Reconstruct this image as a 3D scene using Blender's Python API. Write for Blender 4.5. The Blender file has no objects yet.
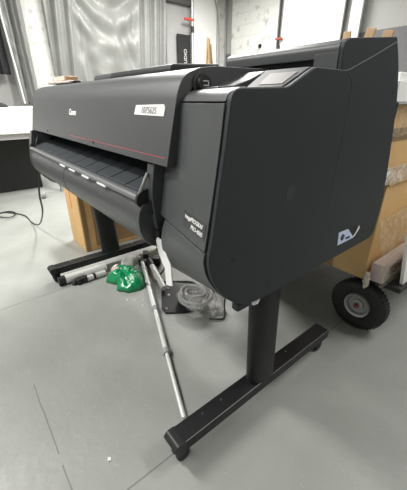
import bpy, bmesh, math, random
from mathutils import Vector, Matrix, noise
PI = math.pi
random.seed(7)
S = bpy.context.scene
COL = S.collection

# ---------------------------------------------------------------- camera
cam_d = bpy.data.cameras.new('camera')
cam = bpy.data.objects.new('camera', cam_d); COL.objects.link(cam)
cam_d.sensor_fit = 'HORIZONTAL'; cam_d.sensor_width = 36.0
cam_d.lens = 36.0 * 305.0 / 407.0
cam_d.clip_start = 0.02; cam_d.clip_end = 60
PIT = math.atan(144 / 305.0); AZ = math.radians(38.938)
Fh = Vector((-math.cos(AZ), math.sin(AZ), 0))
fw = Fh * math.cos(PIT) + Vector((0, 0, -math.sin(PIT)))
cam.location = (0.41775, -0.39117, 1.0156)
cam.rotation_euler = fw.to_track_quat('-Z', 'Y').to_euler()
S.camera = cam

# ---------------------------------------------------------------- world, exposure, lights
w = bpy.data.worlds.new('world'); S.world = w; w.use_nodes = True
w.node_tree.nodes['Background'].inputs[0].default_value = (0.9, 0.95, 1.0, 1)
w.node_tree.nodes['Background'].inputs[1].default_value = 0.3
S.view_settings.view_transform = 'Standard'; S.view_settings.look = 'None'
S.view_settings.gamma = 1.0; S.view_settings.exposure = 0.06
S.view_settings.use_curve_mapping = False

CEIL = 3.05
LAMPS = [  # x, y, length, power ; tubes run along X
    (-2.0, -1.3, 1.5, 115), (-4.0, -1.9, 1.5, 40),
    (-2.3, 1.3, 1.1, 120), (-4.0, 2.0, 1.5, 52),
    (-0.4, -2.6, 1.5, 60), (-3.5, 3.3, 1.5, 110), (1.1, 2.0, 1.5, 72),
]
for i, (lx, ly, ll, pw) in enumerate(LAMPS):
    ld = bpy.data.lights.new('tube_light', 'AREA'); ld.shape = 'RECTANGLE'
    ld.size = ll; ld.size_y = 0.28; ld.energy = pw; ld.color = (1.0, 0.985, 0.95)
    lo = bpy.data.objects.new('tube_light', ld); COL.objects.link(lo)
    lo.location = (lx, ly, CEIL - 0.085)

# ---------------------------------------------------------------- materials
def mat(name, col, rough=0.5, metal=0.0, bump=0.0, bscale=60.0, var=0.0, vscale=4.0, spec=0.5,
        emit=None, es=0, trans=0.0, alpha=1.0, coat=0.0, stretch=None, detail=4.0):
    m = bpy.data.materials.new(name); m.use_nodes = True
    nt = m.node_tree; b = nt.nodes['Principled BSDF']
    if len(col) == 3: col = (*col, 1)
    b.inputs['Base Color'].default_value = col
    b.inputs['Roughness'].default_value = rough; b.inputs['Metallic'].default_value = metal
    b.inputs['Specular IOR Level'].default_value = spec
    b.inputs['Transmission Weight'].default_value = trans
    b.inputs['Alpha'].default_value = alpha
    b.inputs['Coat Weight'].default_value = coat
    if emit: b.inputs['Emission Color'].default_value = (*emit, 1); b.inputs['Emission Strength'].default_value = es
    tc = nt.nodes.new('ShaderNodeTexCoord'); mp = nt.nodes.new('ShaderNodeMapping')
    nt.links.new(tc.outputs['Object'], mp.inputs[0])
    if stretch: mp.inputs['Scale'].default_value = stretch
    if var > 0:
        n = nt.nodes.new('ShaderNodeTexNoise'); n.inputs['Scale'].default_value = vscale; n.inputs['Detail'].default_value = 6
        nt.links.new(mp.outputs[0], n.inputs['Vector'])
        mr = nt.nodes.new('ShaderNodeMapRange'); mr.inputs[1].default_value = .3; mr.inputs[2].default_value = .7
        mr.inputs[3].default_value = 1 - var; mr.inputs[4].default_value = 1 + var
        nt.links.new(n.outputs['Fac'], mr.inputs[0])
        mx = nt.nodes.new('ShaderNodeVectorMath'); mx.operation = 'SCALE'; mx.inputs[0].default_value = col[:3]
        nt.links.new(mr.outputs[0], mx.inputs['Scale']); nt.links.new(mx.outputs[0], b.inputs['Base Color'])
    if bump > 0:
        n = nt.nodes.new('ShaderNodeTexNoise'); n.inputs['Scale'].default_value = bscale; n.inputs['Detail'].default_value = detail
        nt.links.new(mp.outputs[0], n.inputs['Vector'])
        bp = nt.nodes.new('ShaderNodeBump'); bp.inputs['Strength'].default_value = bump; bp.inputs['Distance'].default_value = 0.01
        nt.links.new(n.outputs['Fac'], bp.inputs['Height']); nt.links.new(bp.outputs[0], b.inputs['Normal'])
    return m

M = {}
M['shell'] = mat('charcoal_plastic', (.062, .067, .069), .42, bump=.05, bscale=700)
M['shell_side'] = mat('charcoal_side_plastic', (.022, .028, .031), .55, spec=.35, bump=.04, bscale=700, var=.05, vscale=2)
M['lid'] = mat('leather_grain_plastic', (.070, .073, .075), .42, bump=.10, bscale=420, stretch=(.45, 1, 1), detail=2)
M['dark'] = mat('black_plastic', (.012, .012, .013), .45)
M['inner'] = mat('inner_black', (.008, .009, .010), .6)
M['flap'] = mat('tray_flap_plastic', (.042, .048, .054), .45)
M['lip'] = mat('tray_lip_plastic', (.16, .165, .17), .45, bump=.1, bscale=60)
M['sheet'] = mat('ribbed_basket_plastic', (.062, .065, .067), .38, bump=.25, bscale=120, stretch=(3, .1, .1))
M['red'] = mat('red_trim', (.50, .10, .10), .4)
M['white'] = mat('white_print', (.80, .80, .79), .5)
M['tape'] = mat('white_paper_tape', (.82, .82, .80), .6, var=.04, vscale=40)
M['ink'] = mat('pencil_ink', (.30, .30, .31), .7)
M['blueprint'] = mat('pale_blue_label', (.55, .63, .85), .35)
M['metal'] = mat('brushed_metal', (.62, .62, .62), .3, metal=1.0)
M['screen'] = mat('display_glass', (.11, .10, .10), .5, spec=.2)
M['frame'] = mat('panel_bezel', (.03, .032, .033), .55, spec=.2)
M['black_metal'] = mat('black_powder_coat', (.006, .006, .007), .45, spec=.4, bump=.10, bscale=220, var=.2, vscale=20)
M['rubber'] = mat('black_rubber', (.012, .012, .013), .6, bump=.1, bscale=90)
M['card'] = mat('cardboard', (.60, .385, .165), .7, bump=.08, bscale=30, var=.09, vscale=5)
M['card_dark'] = mat('brown_tape', (.27, .17, .08), .35, var=.1, vscale=9)
M['card_in'] = mat('cardboard_edge', (.52, .36, .19), .75)
M['film'] = None
M['wood'] = mat('raw_wood', (.36, .235, .125), .6, bump=.1, bscale=30, var=.15, vscale=7, stretch=(6, 6, .7))
M['tube'] = mat('silver_tube', (.72, .72, .70), .32, metal=.25)
M['foam'] = mat('white_foam', (.85, .85, .84), .7, bump=.1, bscale=60)
M['paper'] = mat('crumpled_paper', (.78, .77, .74), .6, bump=.2, bscale=30)
M['green'] = mat('green_plastic_bag', (.0, .24, .085), .22, bump=.45, bscale=22, spec=.7)
M['hub'] = mat('grey_wheel_hub', (.42, .42, .43), .35, metal=.6)
M['curtain'] = mat('silver_grey_tarp', (.235, .24, .228), .38, bump=.35, bscale=9, var=.12, vscale=2.5)
M['curtain_d'] = mat('dark_tarp', (.33, .33, .31), .35, bump=.4, bscale=12, var=.2, vscale=3)
M['black_cloth'] = mat('black_cloth', (.02, .02, .022), .8)
M['wallg'] = mat('grey_wall_paint', (.40, .40, .39), .7, bump=.05, bscale=14, var=.05, vscale=1.5)
M['walld'] = mat('dark_grey_wall_paint', (.165, .165, .17), .7, bump=.05, bscale=14)
M['ceil'] = mat('ceiling_paint', (.30, .30, .29), .8)
M['ceil_shade'] = mat('shaded_ceiling_tone', (.09, .09, .085), .7)
M['whiteboard'] = mat('white_panel', (.84, .84, .82), .35)
M['pink'] = mat('pinkish_carton', (.52, .44, .42), .6, var=.08, vscale=9)
M['pipe'] = mat('grey_cable_sheath', (.30, .30, .30), .5)

def brick_white():
    m = bpy.data.materials.new('white_painted_masonry'); m.use_nodes = True
    nt = m.node_tree; b = nt.nodes['Principled BSDF']; b.inputs['Roughness'].default_value = .6
    tc = nt.nodes.new('ShaderNodeTexCoord')
    n = nt.nodes.new('ShaderNodeTexNoise'); n.inputs['Scale'].default_value = 7; n.inputs['Detail'].default_value = 9
    nt.links.new(tc.outputs['Object'], n.inputs['Vector'])
    r = nt.nodes.new('ShaderNodeValToRGB')
    r.color_ramp.elements[0].position = .28; r.color_ramp.elements[0].color = (.40, .40, .37, 1)
    r.color_ramp.elements[1].position = .42; r.color_ramp.elements[1].color = (.68, .68, .65, 1)
    nt.links.new(n.outputs['Fac'], r.inputs[0]); nt.links.new(r.outputs[0], b.inputs['Base Color'])
    sx = nt.nodes.new('ShaderNodeSeparateXYZ'); nt.links.new(tc.outputs['Object'], sx.inputs[0])
    ad = nt.nodes.new('ShaderNodeMath'); ad.operation = 'ADD'
    nt.links.new(sx.outputs[0], ad.inputs[0]); nt.links.new(sx.outputs[1], ad.inputs[1])
    cb = nt.nodes.new('ShaderNodeCombineXYZ'); nt.links.new(ad.outputs[0], cb.inputs[0]); nt.links.new(sx.outputs[2], cb.inputs[1])
    bk = nt.nodes.new('ShaderNodeTexBrick'); bk.inputs['Scale'].default_value = 1.0
    bk.inputs['Brick Width'].default_value = .40; bk.inputs['Row Height'].default_value = .20; bk.inputs['Mortar Size'].default_value = .008
    bk.inputs['Color1'].default_value = (1, 1, 1, 1); bk.inputs['Color2'].default_value = (.9, .9, .9, 1); bk.inputs['Mortar'].default_value = (0, 0, 0, 1)
    nt.links.new(cb.outputs[0], bk.inputs['Vector'])
    mx = nt.nodes.new('ShaderNodeMath'); mx.operation = 'MULTIPLY_ADD'; mx.inputs[1].default_value = .5
    nt.links.new(bk.outputs['Color'], mx.inputs[0]); nt.links.new(n.outputs['Fac'], mx.inputs[2])
    bp = nt.nodes.new('ShaderNodeBump'); bp.inputs['Strength'].default_value = .7; bp.inputs['Distance'].default_value = .02
    nt.links.new(mx.outputs[0], bp.inputs['Height']); nt.links.new(bp.outputs[0], b.inputs['Normal'])
    return m
M['brick'] = brick_white()

def film_mat(name, a=.35, tint=(.9, .88, .84)):
    m = bpy.data.materials.new(name); m.use_nodes = True
    nt = m.node_tree; b = nt.nodes['Principled BSDF']; out = nt.nodes['Material Output']
    b.inputs['Base Color'].default_value = (*tint, 1); b.inputs['Roughness'].default_value = .18
    b.inputs['Specular IOR Level'].default_value = .9
    tr = nt.nodes.new('ShaderNodeBsdfTransparent'); mx = nt.nodes.new('ShaderNodeMixShader')
    n = nt.nodes.new('ShaderNodeTexNoise'); n.inputs['Scale'].default_value = 20; n.inputs['Detail'].default_value = 6; n.inputs['Distortion'].default_value = 1.5
    tc = nt.nodes.new('ShaderNodeTexCoord'); nt.links.new(tc.outputs['Object'], n.inputs['Vector'])
    mr = nt.nodes.new('ShaderNodeMapRange'); mr.inputs[1].default_value = .35; mr.inputs[2].default_value = .7
    mr.inputs[3].default_value = a * .35; mr.inputs[4].default_value = min(1, a * 1.8)
    nt.links.new(n.outputs['Fac'], mr.inputs[0]); nt.links.new(mr.outputs[0], mx.inputs[0])
    nt.links.new(tr.outputs[0], mx.inputs[1]); nt.links.new(b.outputs[0], mx.inputs[2]); nt.links.new(mx.outputs[0], out.inputs[0])
    bp = nt.nodes.new('ShaderNodeBump'); bp.inputs['Strength'].default_value = 1.0; bp.inputs['Distance'].default_value = .02
    nt.links.new(n.outputs['Fac'], bp.inputs['Height']); nt.links.new(bp.outputs[0], b.inputs['Normal'])
    return m
M['film'] = film_mat('clear_plastic_film', .11, (.85, .78, .62))
M['bag'] = film_mat('milky_plastic_bag', .28, (.86, .86, .84))

def floor_mat():
    m = bpy.data.materials.new('grey_painted_concrete'); m.use_nodes = True
    nt = m.node_tree; N = nt.nodes; L = nt.links; b = N['Principled BSDF']
    tc = N.new('ShaderNodeTexCoord'); sx = N.new('ShaderNodeSeparateXYZ'); L.new(tc.outputs['Object'], sx.inputs[0])
    def math_(op, a, bb=None, cc=None, clamp=False):
        n = N.new('ShaderNodeMath'); n.operation = op; n.use_clamp = clamp
        for i, v in enumerate((a, bb, cc)):
            if v is None: continue
            if isinstance(v, (int, float)): n.inputs[i].default_value = v
            else: L.new(v, n.inputs[i])
        return n.outputs[0]
    def noise_(sc, det=6, dist=0, vec=None):
        n = N.new('ShaderNodeTexNoise'); n.inputs['Scale'].default_value = sc; n.inputs['Detail'].default_value = det
        n.inputs['Distortion'].default_value = dist; L.new(vec or tc.outputs['Object'], n.inputs['Vector']); return n.outputs['Fac']
    wob = math_('MULTIPLY', math_('SUBTRACT', noise_(9), .5), .007)
    def line(axis, c, wd):
        d = math_('ABSOLUTE', math_('ADD', math_('SUBTRACT', sx.outputs[axis], c), wob))
        return math_('LESS_THAN', d, wd)
    gate = math_('GREATER_THAN', noise_(14, 3), .38)
    l1 = line(0, -1.306, .0028); l2 = line(0, -.105, .0024); l3 = math_('MULTIPLY', line(1, -.376, .0022), math_('GREATER_THAN', sx.outputs[0], -.68))
    lines = math_('MULTIPLY', math_('MAXIMUM', math_('MAXIMUM', l1, l2), l3), gate)
    base = N.new('ShaderNodeValToRGB'); e = base.color_ramp.elements
    e[0].position = .30; e[0].color = (.235, .245, .225, 1); e[1].position = .68; e[1].color = (.325, .335, .315, 1)
    L.new(noise_(1.6, 8, .6), base.inputs[0])
    # fine scuffs
    v = N.new('ShaderNodeTexVoronoi'); v.feature = 'F1'; v.inputs['Scale'].default_value = 9; v.inputs['Randomness'].default_value = 1
    L.new(tc.outputs['Object'], v.inputs['Vector'])
    sc = noise_(38, 8, 1.0)
    scuff = math_('MULTIPLY', math_('GREATER_THAN', sc, .69), .22)
    chips = math_('LESS_THAN', v.outputs['Distance'], .022)
    mx1 = N.new('ShaderNodeMixRGB'); mx1.inputs[2].default_value = (.46, .46, .44, 1); L.new(scuff, mx1.inputs[0]); L.new(base.outputs[0], mx1.inputs[1])
    mx2 = N.new('ShaderNodeMixRGB'); mx2.inputs[2].default_value = (.10, .10, .09, 1); L.new(chips, mx2.inputs[0]); L.new(mx1.outputs[0], mx2.inputs[1])
    mx3 = N.new('ShaderNodeMixRGB'); mx3.inputs[2].default_value = (.12, .12, .11, 1)
    L.new(math_('MULTIPLY', lines, .75), mx3.inputs[0]); L.new(mx2.outputs[0], mx3.inputs[1])
    L.new(mx3.outputs[0], b.inputs['Base Color'])
    mr = N.new('ShaderNodeMapRange'); mr.inputs[1].default_value = .3; mr.inputs[2].default_value = .7; mr.inputs[3].default_value = .36; mr.inputs[4].default_value = .55
    L.new(noise_(6, 8, .5), mr.inputs[0]); L.new(mr.outputs[0], b.inputs['Roughness'])
    bp = N.new('ShaderNodeBump'); bp.inputs['Strength'].default_value = .22; bp.inputs['Distance'].default_value = .006
    L.new(noise_(26, 8, .3), bp.inputs['Height']); L.new(bp.outputs[0], b.inputs['Normal'])
    return m
M['floor'] = floor_mat()

# ---------------------------------------------------------------- helpers
def link(name, me, m, parent=None, smooth=False, bevel=0.0, seg=2):
    o = bpy.data.objects.new(name, me); COL.objects.link(o)
    if m: me.materials.append(m)
    if smooth:
        for p in me.polygons: p.use_smooth = True
    if bevel:
        md = o.modifiers.new('bevel', 'BEVEL'); md.width = bevel; md.segments = seg; md.limit_method = 'ANGLE'; md.angle_limit = math.radians(40)
        for p in me.polygons: p.use_smooth = True
        md.harden_normals = True
    if parent:
        o.parent = parent
        pm = Matrix.Translation(parent_world(parent)); me.transform(pm.inverted())
    return o
PW = {}
def parent_world(p):
    t = Vector((0, 0, 0))
    while p:
        t += p.location; p = p.parent
    return t
def thing(name, label, cat, loc=(0, 0, 0), group=None):
    o = bpy.data.objects.new(name, None); COL.objects.link(o); o.location = loc; o.empty_display_size = .05
    o['label'] = label; o['category'] = cat
    if group: o['group'] = group
    return o
def tag(o, label, cat, group=None):
    o['label'] = label; o['category'] = cat
    if group: o['group'] = group
    return o
def origin(o, loc):
    """move the origin of a one-mesh thing to loc without moving its shape"""
    o.data.transform(Matrix.Translation(-Vector(loc))); o.location = loc; return o
def to_mesh(bm):
    bmesh.ops.recalc_face_normals(bm, faces=bm.faces); me = bpy.data.meshes.new('m'); bm.to_mesh(me); bm.free(); return me
def box(bm, a, b, rot=None, at=None):
    v = [bm.verts.new((x, y, z)) for x in (a[0], b[0]) for y in (a[1], b[1]) for z in (a[2], b[2])]
    for f in ((0, 1, 3, 2), (4, 6, 7, 5), (0, 4, 5, 1), (2, 3, 7, 6), (0, 2, 6, 4), (1, 5, 7, 3)): bm.faces.new([v[i] for i in f])
    if rot:
        c = Vector(at) if at else (Vector(a) + Vector(b)) / 2
        for q in v: q.co = c + rot @ (q.co - c)
    return v
def Box(name, a, b, m, parent=None, bevel=.002, rot=None, at=None):
    bm = bmesh.new(); box(bm, a, b, rot, at); return link(name, to_mesh(bm), m, parent, bevel=bevel)
def fillet(pts, seg=6):
    """pts: (y, z, r) closed polygon -> rounded list"""
    out = []; n = len(pts)
    for i, p in enumerate(pts):
        P = Vector(p[:2]); r = p[2] if len(p) > 2 else 0
        if r <= 0: out.append(P); continue
        A = (Vector(pts[i - 1][:2]) - P); B = (Vector(pts[(i + 1) % n][:2]) - P)
        d = min(r, A.length * .48, B.length * .48); a = P + A.normalized() * d; b = P + B.normalized() * d
        for k in range(seg + 1):
            t = k / seg; out.append(a * (1 - t) ** 2 + P * 2 * t * (1 - t) + b * t * t)
    return out
def prism(bm, pts, x0, x1, sh0=0, sh1=0):
    """extrude (y,z) polygon along x, with y offsets sh0 at x0 and sh1 at x1"""
    a = [bm.verts.new((x0, p[0] + sh0, p[1])) for p in pts]; b = [bm.verts.new((x1, p[0] + sh1, p[1])) for p in pts]
    n = len(pts); bm.faces.new(a); bm.faces.new(b[::-1])
    for i in range(n): bm.faces.new((a[i], b[i], b[(i + 1) % n], a[(i + 1) % n]))
def Prism(name, pts, x0, x1, m, parent=None, sh0=0, sh1=0, bevel=.002, seg=2):
    bm = bmesh.new(); prism(bm, pts, x0, x1, sh0, sh1); return link(name, to_mesh(bm), m, parent, bevel=bevel, seg=seg)
def tube(bm, pts, r, n=12, cap=True):
    pts = [Vector(p) for p in pts]; rings = []
    rr = r if isinstance(r, (list, tuple)) else [r] * len(pts); up = None
    for i, p in enumerate(pts):
        t = (pts[min(i + 1, len(pts) - 1)] - pts[max(i - 1, 0)]).normalized()
        if up is None: up = t.orthogonal().normalized()
        u = (up - t * up.dot(t)); u = u.normalized() if u.length > 1e-4 else t.orthogonal().normalized(); up = u; v = t.cross(u)
        rings.append([bm.verts.new(p + (u * math.cos(2 * PI * k / n) + v * math.sin(2 * PI * k / n)) * rr[i]) for k in range(n)])
    for a, b in zip(rings, rings[1:]):
        for k in range(n): bm.faces.new((a[k], a[(k + 1) % n], b[(k + 1) % n], b[k]))
    if cap: bm.faces.new(rings[0][::-1]); bm.faces.new(rings[-1])
def Tube(name, pts, r, m, parent=None, n=12, bevel=0):
    bm = bmesh.new(); tube(bm, pts, r, n); o = link(name, to_mesh(bm), m, parent, smooth=True)
    md = o.modifiers.new('edge', 'EDGE_SPLIT'); md.split_angle = math.radians(50); return o
def curve_pts(ps, k=8):
    ps = [Vector(p) for p in ps]; out = []
    q = [ps[0] * 2 - ps[1]] + ps + [ps[-1] * 2 - ps[-2]]
    for i in range(1, len(q) - 2):
        for j in range(k):
            t = j / k; a, b, c, d = q[i - 1:i + 3]
            out.append(.5 * ((2 * b) + (c - a) * t + (2 * a - 5 * b + 4 * c - d) * t * t + (3 * b - a - 3 * c + d) * t ** 3))
    out.append(ps[-1]); return out
def lathe(bm, prof, axis_o, axis_d, n=40):
    """prof: (radius, along)"""
    d = Vector(axis_d).normalized(); u = d.orthogonal().normalized(); v = d.cross(u); o = Vector(axis_o); rings = []
    for r, h in prof:
        if r < 1e-5: rings.append([bm.verts.new(o + d * h)])
        else: rings.append([bm.verts.new(o + d * h + (u * math.cos(2 * PI * k / n) + v * math.sin(2 * PI * k / n)) * r) for k in range(n)])
    for a, b in zip(rings, rings[1:]):
        for k in range(n):
            k2 = (k + 1) % n
            if len(a) == 1 and len(b) == 1: continue
            if len(a) == 1: bm.faces.new((a[0], b[k], b[k2]))
            elif len(b) == 1: bm.faces.new((a[k], a[k2], b[0]))
            else: bm.faces.new((a[k], a[k2], b[k2], b[k]))
def Lathe(name, prof, o_, d_, m, parent=None, n=40):
    bm = bmesh.new(); lathe(bm, prof, o_, d_, n); o = link(name, to_mesh(bm), m, parent, smooth=True)
    md = o.modifiers.new('edge', 'EDGE_SPLIT'); md.split_angle = math.radians(40); return o
def Text(name, body, size, loc, rot, m, parent=None, ext=.0004, sx=1.0, shear=0, offset=0.0):
    c = bpy.data.curves.new('t', 'FONT'); c.body = body; c.size = size; c.extrude = ext; c.shear = shear; c.offset = offset
    c.align_x = 'CENTER'; c.align_y = 'CENTER'
    t = bpy.data.objects.new('t', c); COL.objects.link(t); bpy.context.view_layer.update()
    me = bpy.data.meshes.new_from_object(t.evaluated_get(bpy.context.evaluated_depsgraph_get()))
    bpy.data.objects.remove(t)
    me.materials.clear()
    mt = Matrix.Translation(loc) @ rot.to_4x4() @ Matrix.Diagonal((sx, 1, 1, 1)); me.transform(mt)
    return link(name, me, m, parent)
RX = lambda a: Matrix.Rotation(math.radians(a), 3, 'X')
RY = lambda a: Matrix.Rotation(math.radians(a), 3, 'Y')
RZ = lambda a: Matrix.Rotation(math.radians(a), 3, 'Z')
def struct(o): o['kind'] = 'structure'; return o
def blob(name, outline, h, m, parent=None, z0=0.0, amp=.02, fs=14, n=26, seed=0, thick=0.0):
    """crumpled heap over a floor outline [(x,y)...]: closed height field"""
    cx = sum(p[0] for p in outline) / len(outline); cy = sum(p[1] for p in outline) / len(outline)
    ring = curve_pts([(*p, 0) for p in outline] + [(*outline[0], 0)], 8)[:-1]
    bm = bmesh.new(); R = []; K = 12
    for k in range(K + 1):
        t = k / K; row = []
        for p in ring:
            x = cx + (p.x - cx) * (1 - t); y = cy + (p.y - cy) * (1 - t)
            nz = noise.noise(Vector((x * fs, y * fs, seed))) + .6 * abs(noise.noise(Vector((x * fs * 2.3, y * fs * 2.3, seed + 5))))
            z = z0 + h * (math.sin(min(1, t * 1.6) * PI / 2) ** .7) * (1 + .0) + amp * nz * min(1, t * 5)
            j = .012 * noise.noise(Vector((x * 30, y * 30, seed + 9)))
            row.append(bm.verts.new((x + j, y - j, max(z, z0 + .0005) if t > 0 else z0)))
        R.append(row)
    L = len(ring)
    for a, b in zip(R, R[1:]):
        for i in range(L): bm.faces.new((a[i], a[(i + 1) % L], b[(i + 1) % L], b[i]))
    bm.faces.new(R[0][::-1]); bmesh.ops.remove_doubles(bm, verts=R[-1], dist=.02)
    return link(name, to_mesh(bm), m, parent, smooth=True)

# ---------------------------------------------------------------- setting
XW, YW = -5.5, 5.0
X1, Y0 = 2.6, -4.2
struct(Box('floor', (XW - .1, Y0 - .1, -.1), (X1 + .1, YW + .1, 0), M['floor'], bevel=0))
struct(Box('ceiling', (XW - .1, Y0 - .1, CEIL), (X1 + .1, YW + .1, CEIL + .1), M['ceil'], bevel=0))
struct(Box('wall_left', (XW - .1, Y0, 0), (XW, YW, CEIL), M['wallg'], bevel=0))
struct(Box('wall_back', (XW - .1, YW, 1.96), (X1 + .1, YW + .1, CEIL), M['wallg'], bevel=0))
struct(Box('wall_back_lower', (XW - .1, YW - .004, 0), (X1 + .1, YW + .1, 1.96), M['walld'], bevel=0))
struct(Box('wall_right', (X1, Y0, 0), (X1 + .1, YW, CEIL), M['wallg'], bevel=0))
struct(Box('wall_front', (XW - .1, Y0 - .1, 0), (X1 + .1, Y0, CEIL), M['wallg'], bevel=0))
# white masonry pilasters
struct(Box('wall_pilaster_left', (XW, .955, 0), (XW + .10, 1.275, CEIL), M['brick'], bevel=.01))
struct(Box('wall_pilaster_side', (XW, 4.74, 0), (XW + .03, YW, CEIL), M['brick'], bevel=.01))
struct(Box('wall_pilaster_corner', (-5.20, YW - .10, 0), (-3.98, YW, CEIL), M['brick'], bevel=.012))
struct(Box('trim_ceiling_shade', (XW, 3.3, 2.675), (XW + .12, 4.03, CEIL), M['ceil_shade'], bevel=.004))  # dark strip painting the shaded corner of the ceiling
# recessed round hole in corner pilaster -> black disc painting its dark inside
t = Lathe('hole_disc', [(0, .02), (.035, .018), (.04, 0), (.0, 0)], (-4.37, YW - .10, 1.985), (0, -1, 0), M['inner'], n=20)
tag(t, 'small black round disc painted as a hole in the white painted masonry pillar', 'cap'); origin(t, (-4.37, YW - .10, 1.985))

# ceiling light fixtures
for i, (lx, ly, ll, pw) in enumerate(LAMPS):
    t = thing('ceiling_light', 'white ceiling light fitting out of the frame', 'light', (lx, ly, CEIL), 'ceiling lights')
    Box('housing', (lx - ll / 2 - .03, ly - .17, CEIL - .06), (lx + ll / 2 + .03, ly + .17, CEIL), M['whiteboard'], t, bevel=.004)

# ---------------------------------------------------------------- curtains
def curtain(name, y0, y1, z0, z1, x, m, folds, amp, seed, swag=0.0, ny=150, nz=80, lab='', edge=0.0):
    bm = bmesh.new(); g = []
    def sm(a, b, t): t = max(0, min(1, (t - a) / (b - a))); return t * t * (3 - 2 * t)
    for j in range(nz + 1):
        row = []; v = j / nz
        for i in range(ny + 1):
            u = i / ny; y = y0 + (y1 - y0) * u; z = z0 + (z1 - z0) * v
            ph = u * folds * 2 * PI + 1.2 * noise.noise(Vector((u * 4, v * 1.2, seed)))
            vert = amp * (math.sin(ph) + .45 * math.sin(2.3 * ph + 1 + v))
            d = vert
            if swag:
                side = 1 - sm(.12, .30, u) * (1 - sm(.62, .78, u))
                lean = u + .10 * (1 - v)          # folds at the left fan out downwards
                ph2 = lean * folds * 2 * PI
                d = side * amp * (math.sin(ph2) + .4 * math.sin(1.9 * ph2 + 1)) 
                c = z - 1.15 * (y - (y0 + (y1 - y0) * .52)) ** 2
                mid = 1 - side
                d += mid * .040 * math.sin(c * 15 + 1.5 * noise.noise(Vector((u * 3, v * 3, seed)))) * sm(.50, .80, v)
                d += mid * .030 * math.sin((u * 1.0 + v * .45) * 34 + 2 * noise.noise(Vector((u * 4, v * 4, seed + 2)))) * (1 - .8 * sm(.6, .85, v))
                d += mid * .03 * noise.noise(Vector((u * 12, v * 12, seed + 8)))
            else:
                d += .03 * abs(noise.noise(Vector((u * 5 + v * 9, v * 8 - u * 3, seed + 13))))
            row.append(bm.verts.new((x + d, y, z)))
        g.append(row)
    for a, b in zip(g, g[1:]):
        for i in range(ny): bm.faces.new((a[i], a[i + 1], b[i + 1], b[i]))
    o = link(name, to_mesh(bm), m, smooth=True)
    md = o.modifiers.new('solid', 'SOLIDIFY'); md.thickness = .004
    return o
o = curtain('curtain', 1.25, 3.36, .03, CEIL - .02, -5.345, M['curtain'], 11, .034, 2.0, swag=1.0)
tag(o, 'wide silver grey curtain draped between white pillar and grey wall', 'curtain'); origin(o, (-5.34, 2.3, .03))
o = curtain('curtain', .66, .95, .965, CEIL - .02, -5.30, M['curtain'], 1.6, .05, 5.0, ny=60)
tag(o, 'narrow silver curtain hanging left of the white pillar', 'curtain'); origin(o, (-5.30, .8, .965))
o = curtain('hanging_cloth', .28, .62, 1.36, CEIL - .02, -5.28, M['black_cloth'], 3.0, .03, 8.0, ny=50)
tag(o, 'dark hanging cloth at the far left edge of the photo', 'cloth'); origin(o, (-5.28, .45, 1.36))
Cv = [( -5.22, .66, CEIL - .02), (-5.22, .655, 2.0), (-5.2, .68, 1.5), (-5.2, .70, .98)]
o = Tube('hanging_cable', Cv, .012, M['whiteboard'], n=8); tag(o, 'thin pale cord hanging beside the dark cloth at left', 'cord'); origin(o, (-5.2, .68, .98))

# ---------------------------------------------------------------- far things on the left wall
t = thing('display_board', 'black display board with white print leaning on grey wall', 'board', (-5.42, 3.83, 0))
Box('panel', (-5.45, 3.675, 0), (-5.42, 3.99, 2.20), M['black_cloth'], t, bevel=.003)
Text('lettering', 'STUDIO', .10, (-5.418, 3.86, 1.78), Matrix(((0, 0, 1), (0, -1, 0), (1, 0, 0))), M['white'], t)
t = thing('whiteboard', 'tall white panel against left wall beside the pole', 'panel', (-5.42, 4.36, 0))
Box('panel', (-5.46, 4.075, 0), (-5.42, 4.68, 3.0), M['whiteboard'], t, bevel=.003)
Box('edge_strip', (-5.462, 4.06, 0), (-5.418, 4.075, 3.0), M['pipe'], t, bevel=.002)
t = thing('light_stand', 'thin silver stand pole with red clamp beside white panel', 'stand', (-5.32, 3.965, 0))
Tube('pole', [(-5.32, 3.965, .0), (-5.32, 3.965, 2.98)], .016, M['tube'], t)
cl = Box('clamp', (-5.35, 3.78, 2.415), (-5.29, 3.99, 2.455), mat('red_clamp', (.62, .08, .05), .4), t, bevel=.008); cl['label'] = 'red clamp'
Lathe('collar', [(0, -.05), (.034, -.05), (.034, .05), (0, .05)], (-5.32, 3.965, 2.28), (0, 0, 1), M['dark'], t, n=16)
o = Tube('wall_cable', curve_pts([(-5.38, 4.50, 3.0), (-5.38, 4.63, 2.75), (-5.38, 4.715, 2.3), (-5.38, 4.715, 1.6), (-5.38, 4.71, .02)]), .012, M['pipe'], n=8)
tag(o, 'grey cable curving down between white panel and masonry', 'cable'); origin(o, (-5.38, 4.71, .02))
o = Tube('wall_pipe', [(XW + .045, 4.97, .01), (XW + .045, 4.97, 3.02)], .022, M['pipe'], n=10)
tag(o, 'thin vertical grey pipe in the corner of the masonry', 'pipe'); origin(o, (XW + .045, 4.985, .01))

# far things on the back wall
t = thing('whiteboard', 'wide white board leaning right of the white masonry pillar', 'panel', (-3.3, 4.9, 0))
Box('panel', (-3.86, 4.88, 0), (-2.70, 4.92, 3.0), M['whiteboard'], t, bevel=.003)
t = thing('light_stand', 'dark thin stand with small red clamp against wide white board', 'stand', (-3.88, 4.84, 0))
Tube('pole', [(-3.885, 4.84, 0), (-3.885, 4.84, 2.98)], .018, M['dark'], t)
Box('clamp', (-3.93, 4.80, 2.02), (-3.80, 4.86, 2.055), mat('brown_red_clamp', (.35, .08, .05), .4), t, bevel=.006)
t = thing('white_plank', 'narrow white plank leaning on grey wall right of wide board', 'plank', (-2.45, 4.85, 0))
Box('plank', (-2.56, 4.84, 0), (-2.39, 4.88, 2.98), M['whiteboard'], t, bevel=.003)

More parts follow.
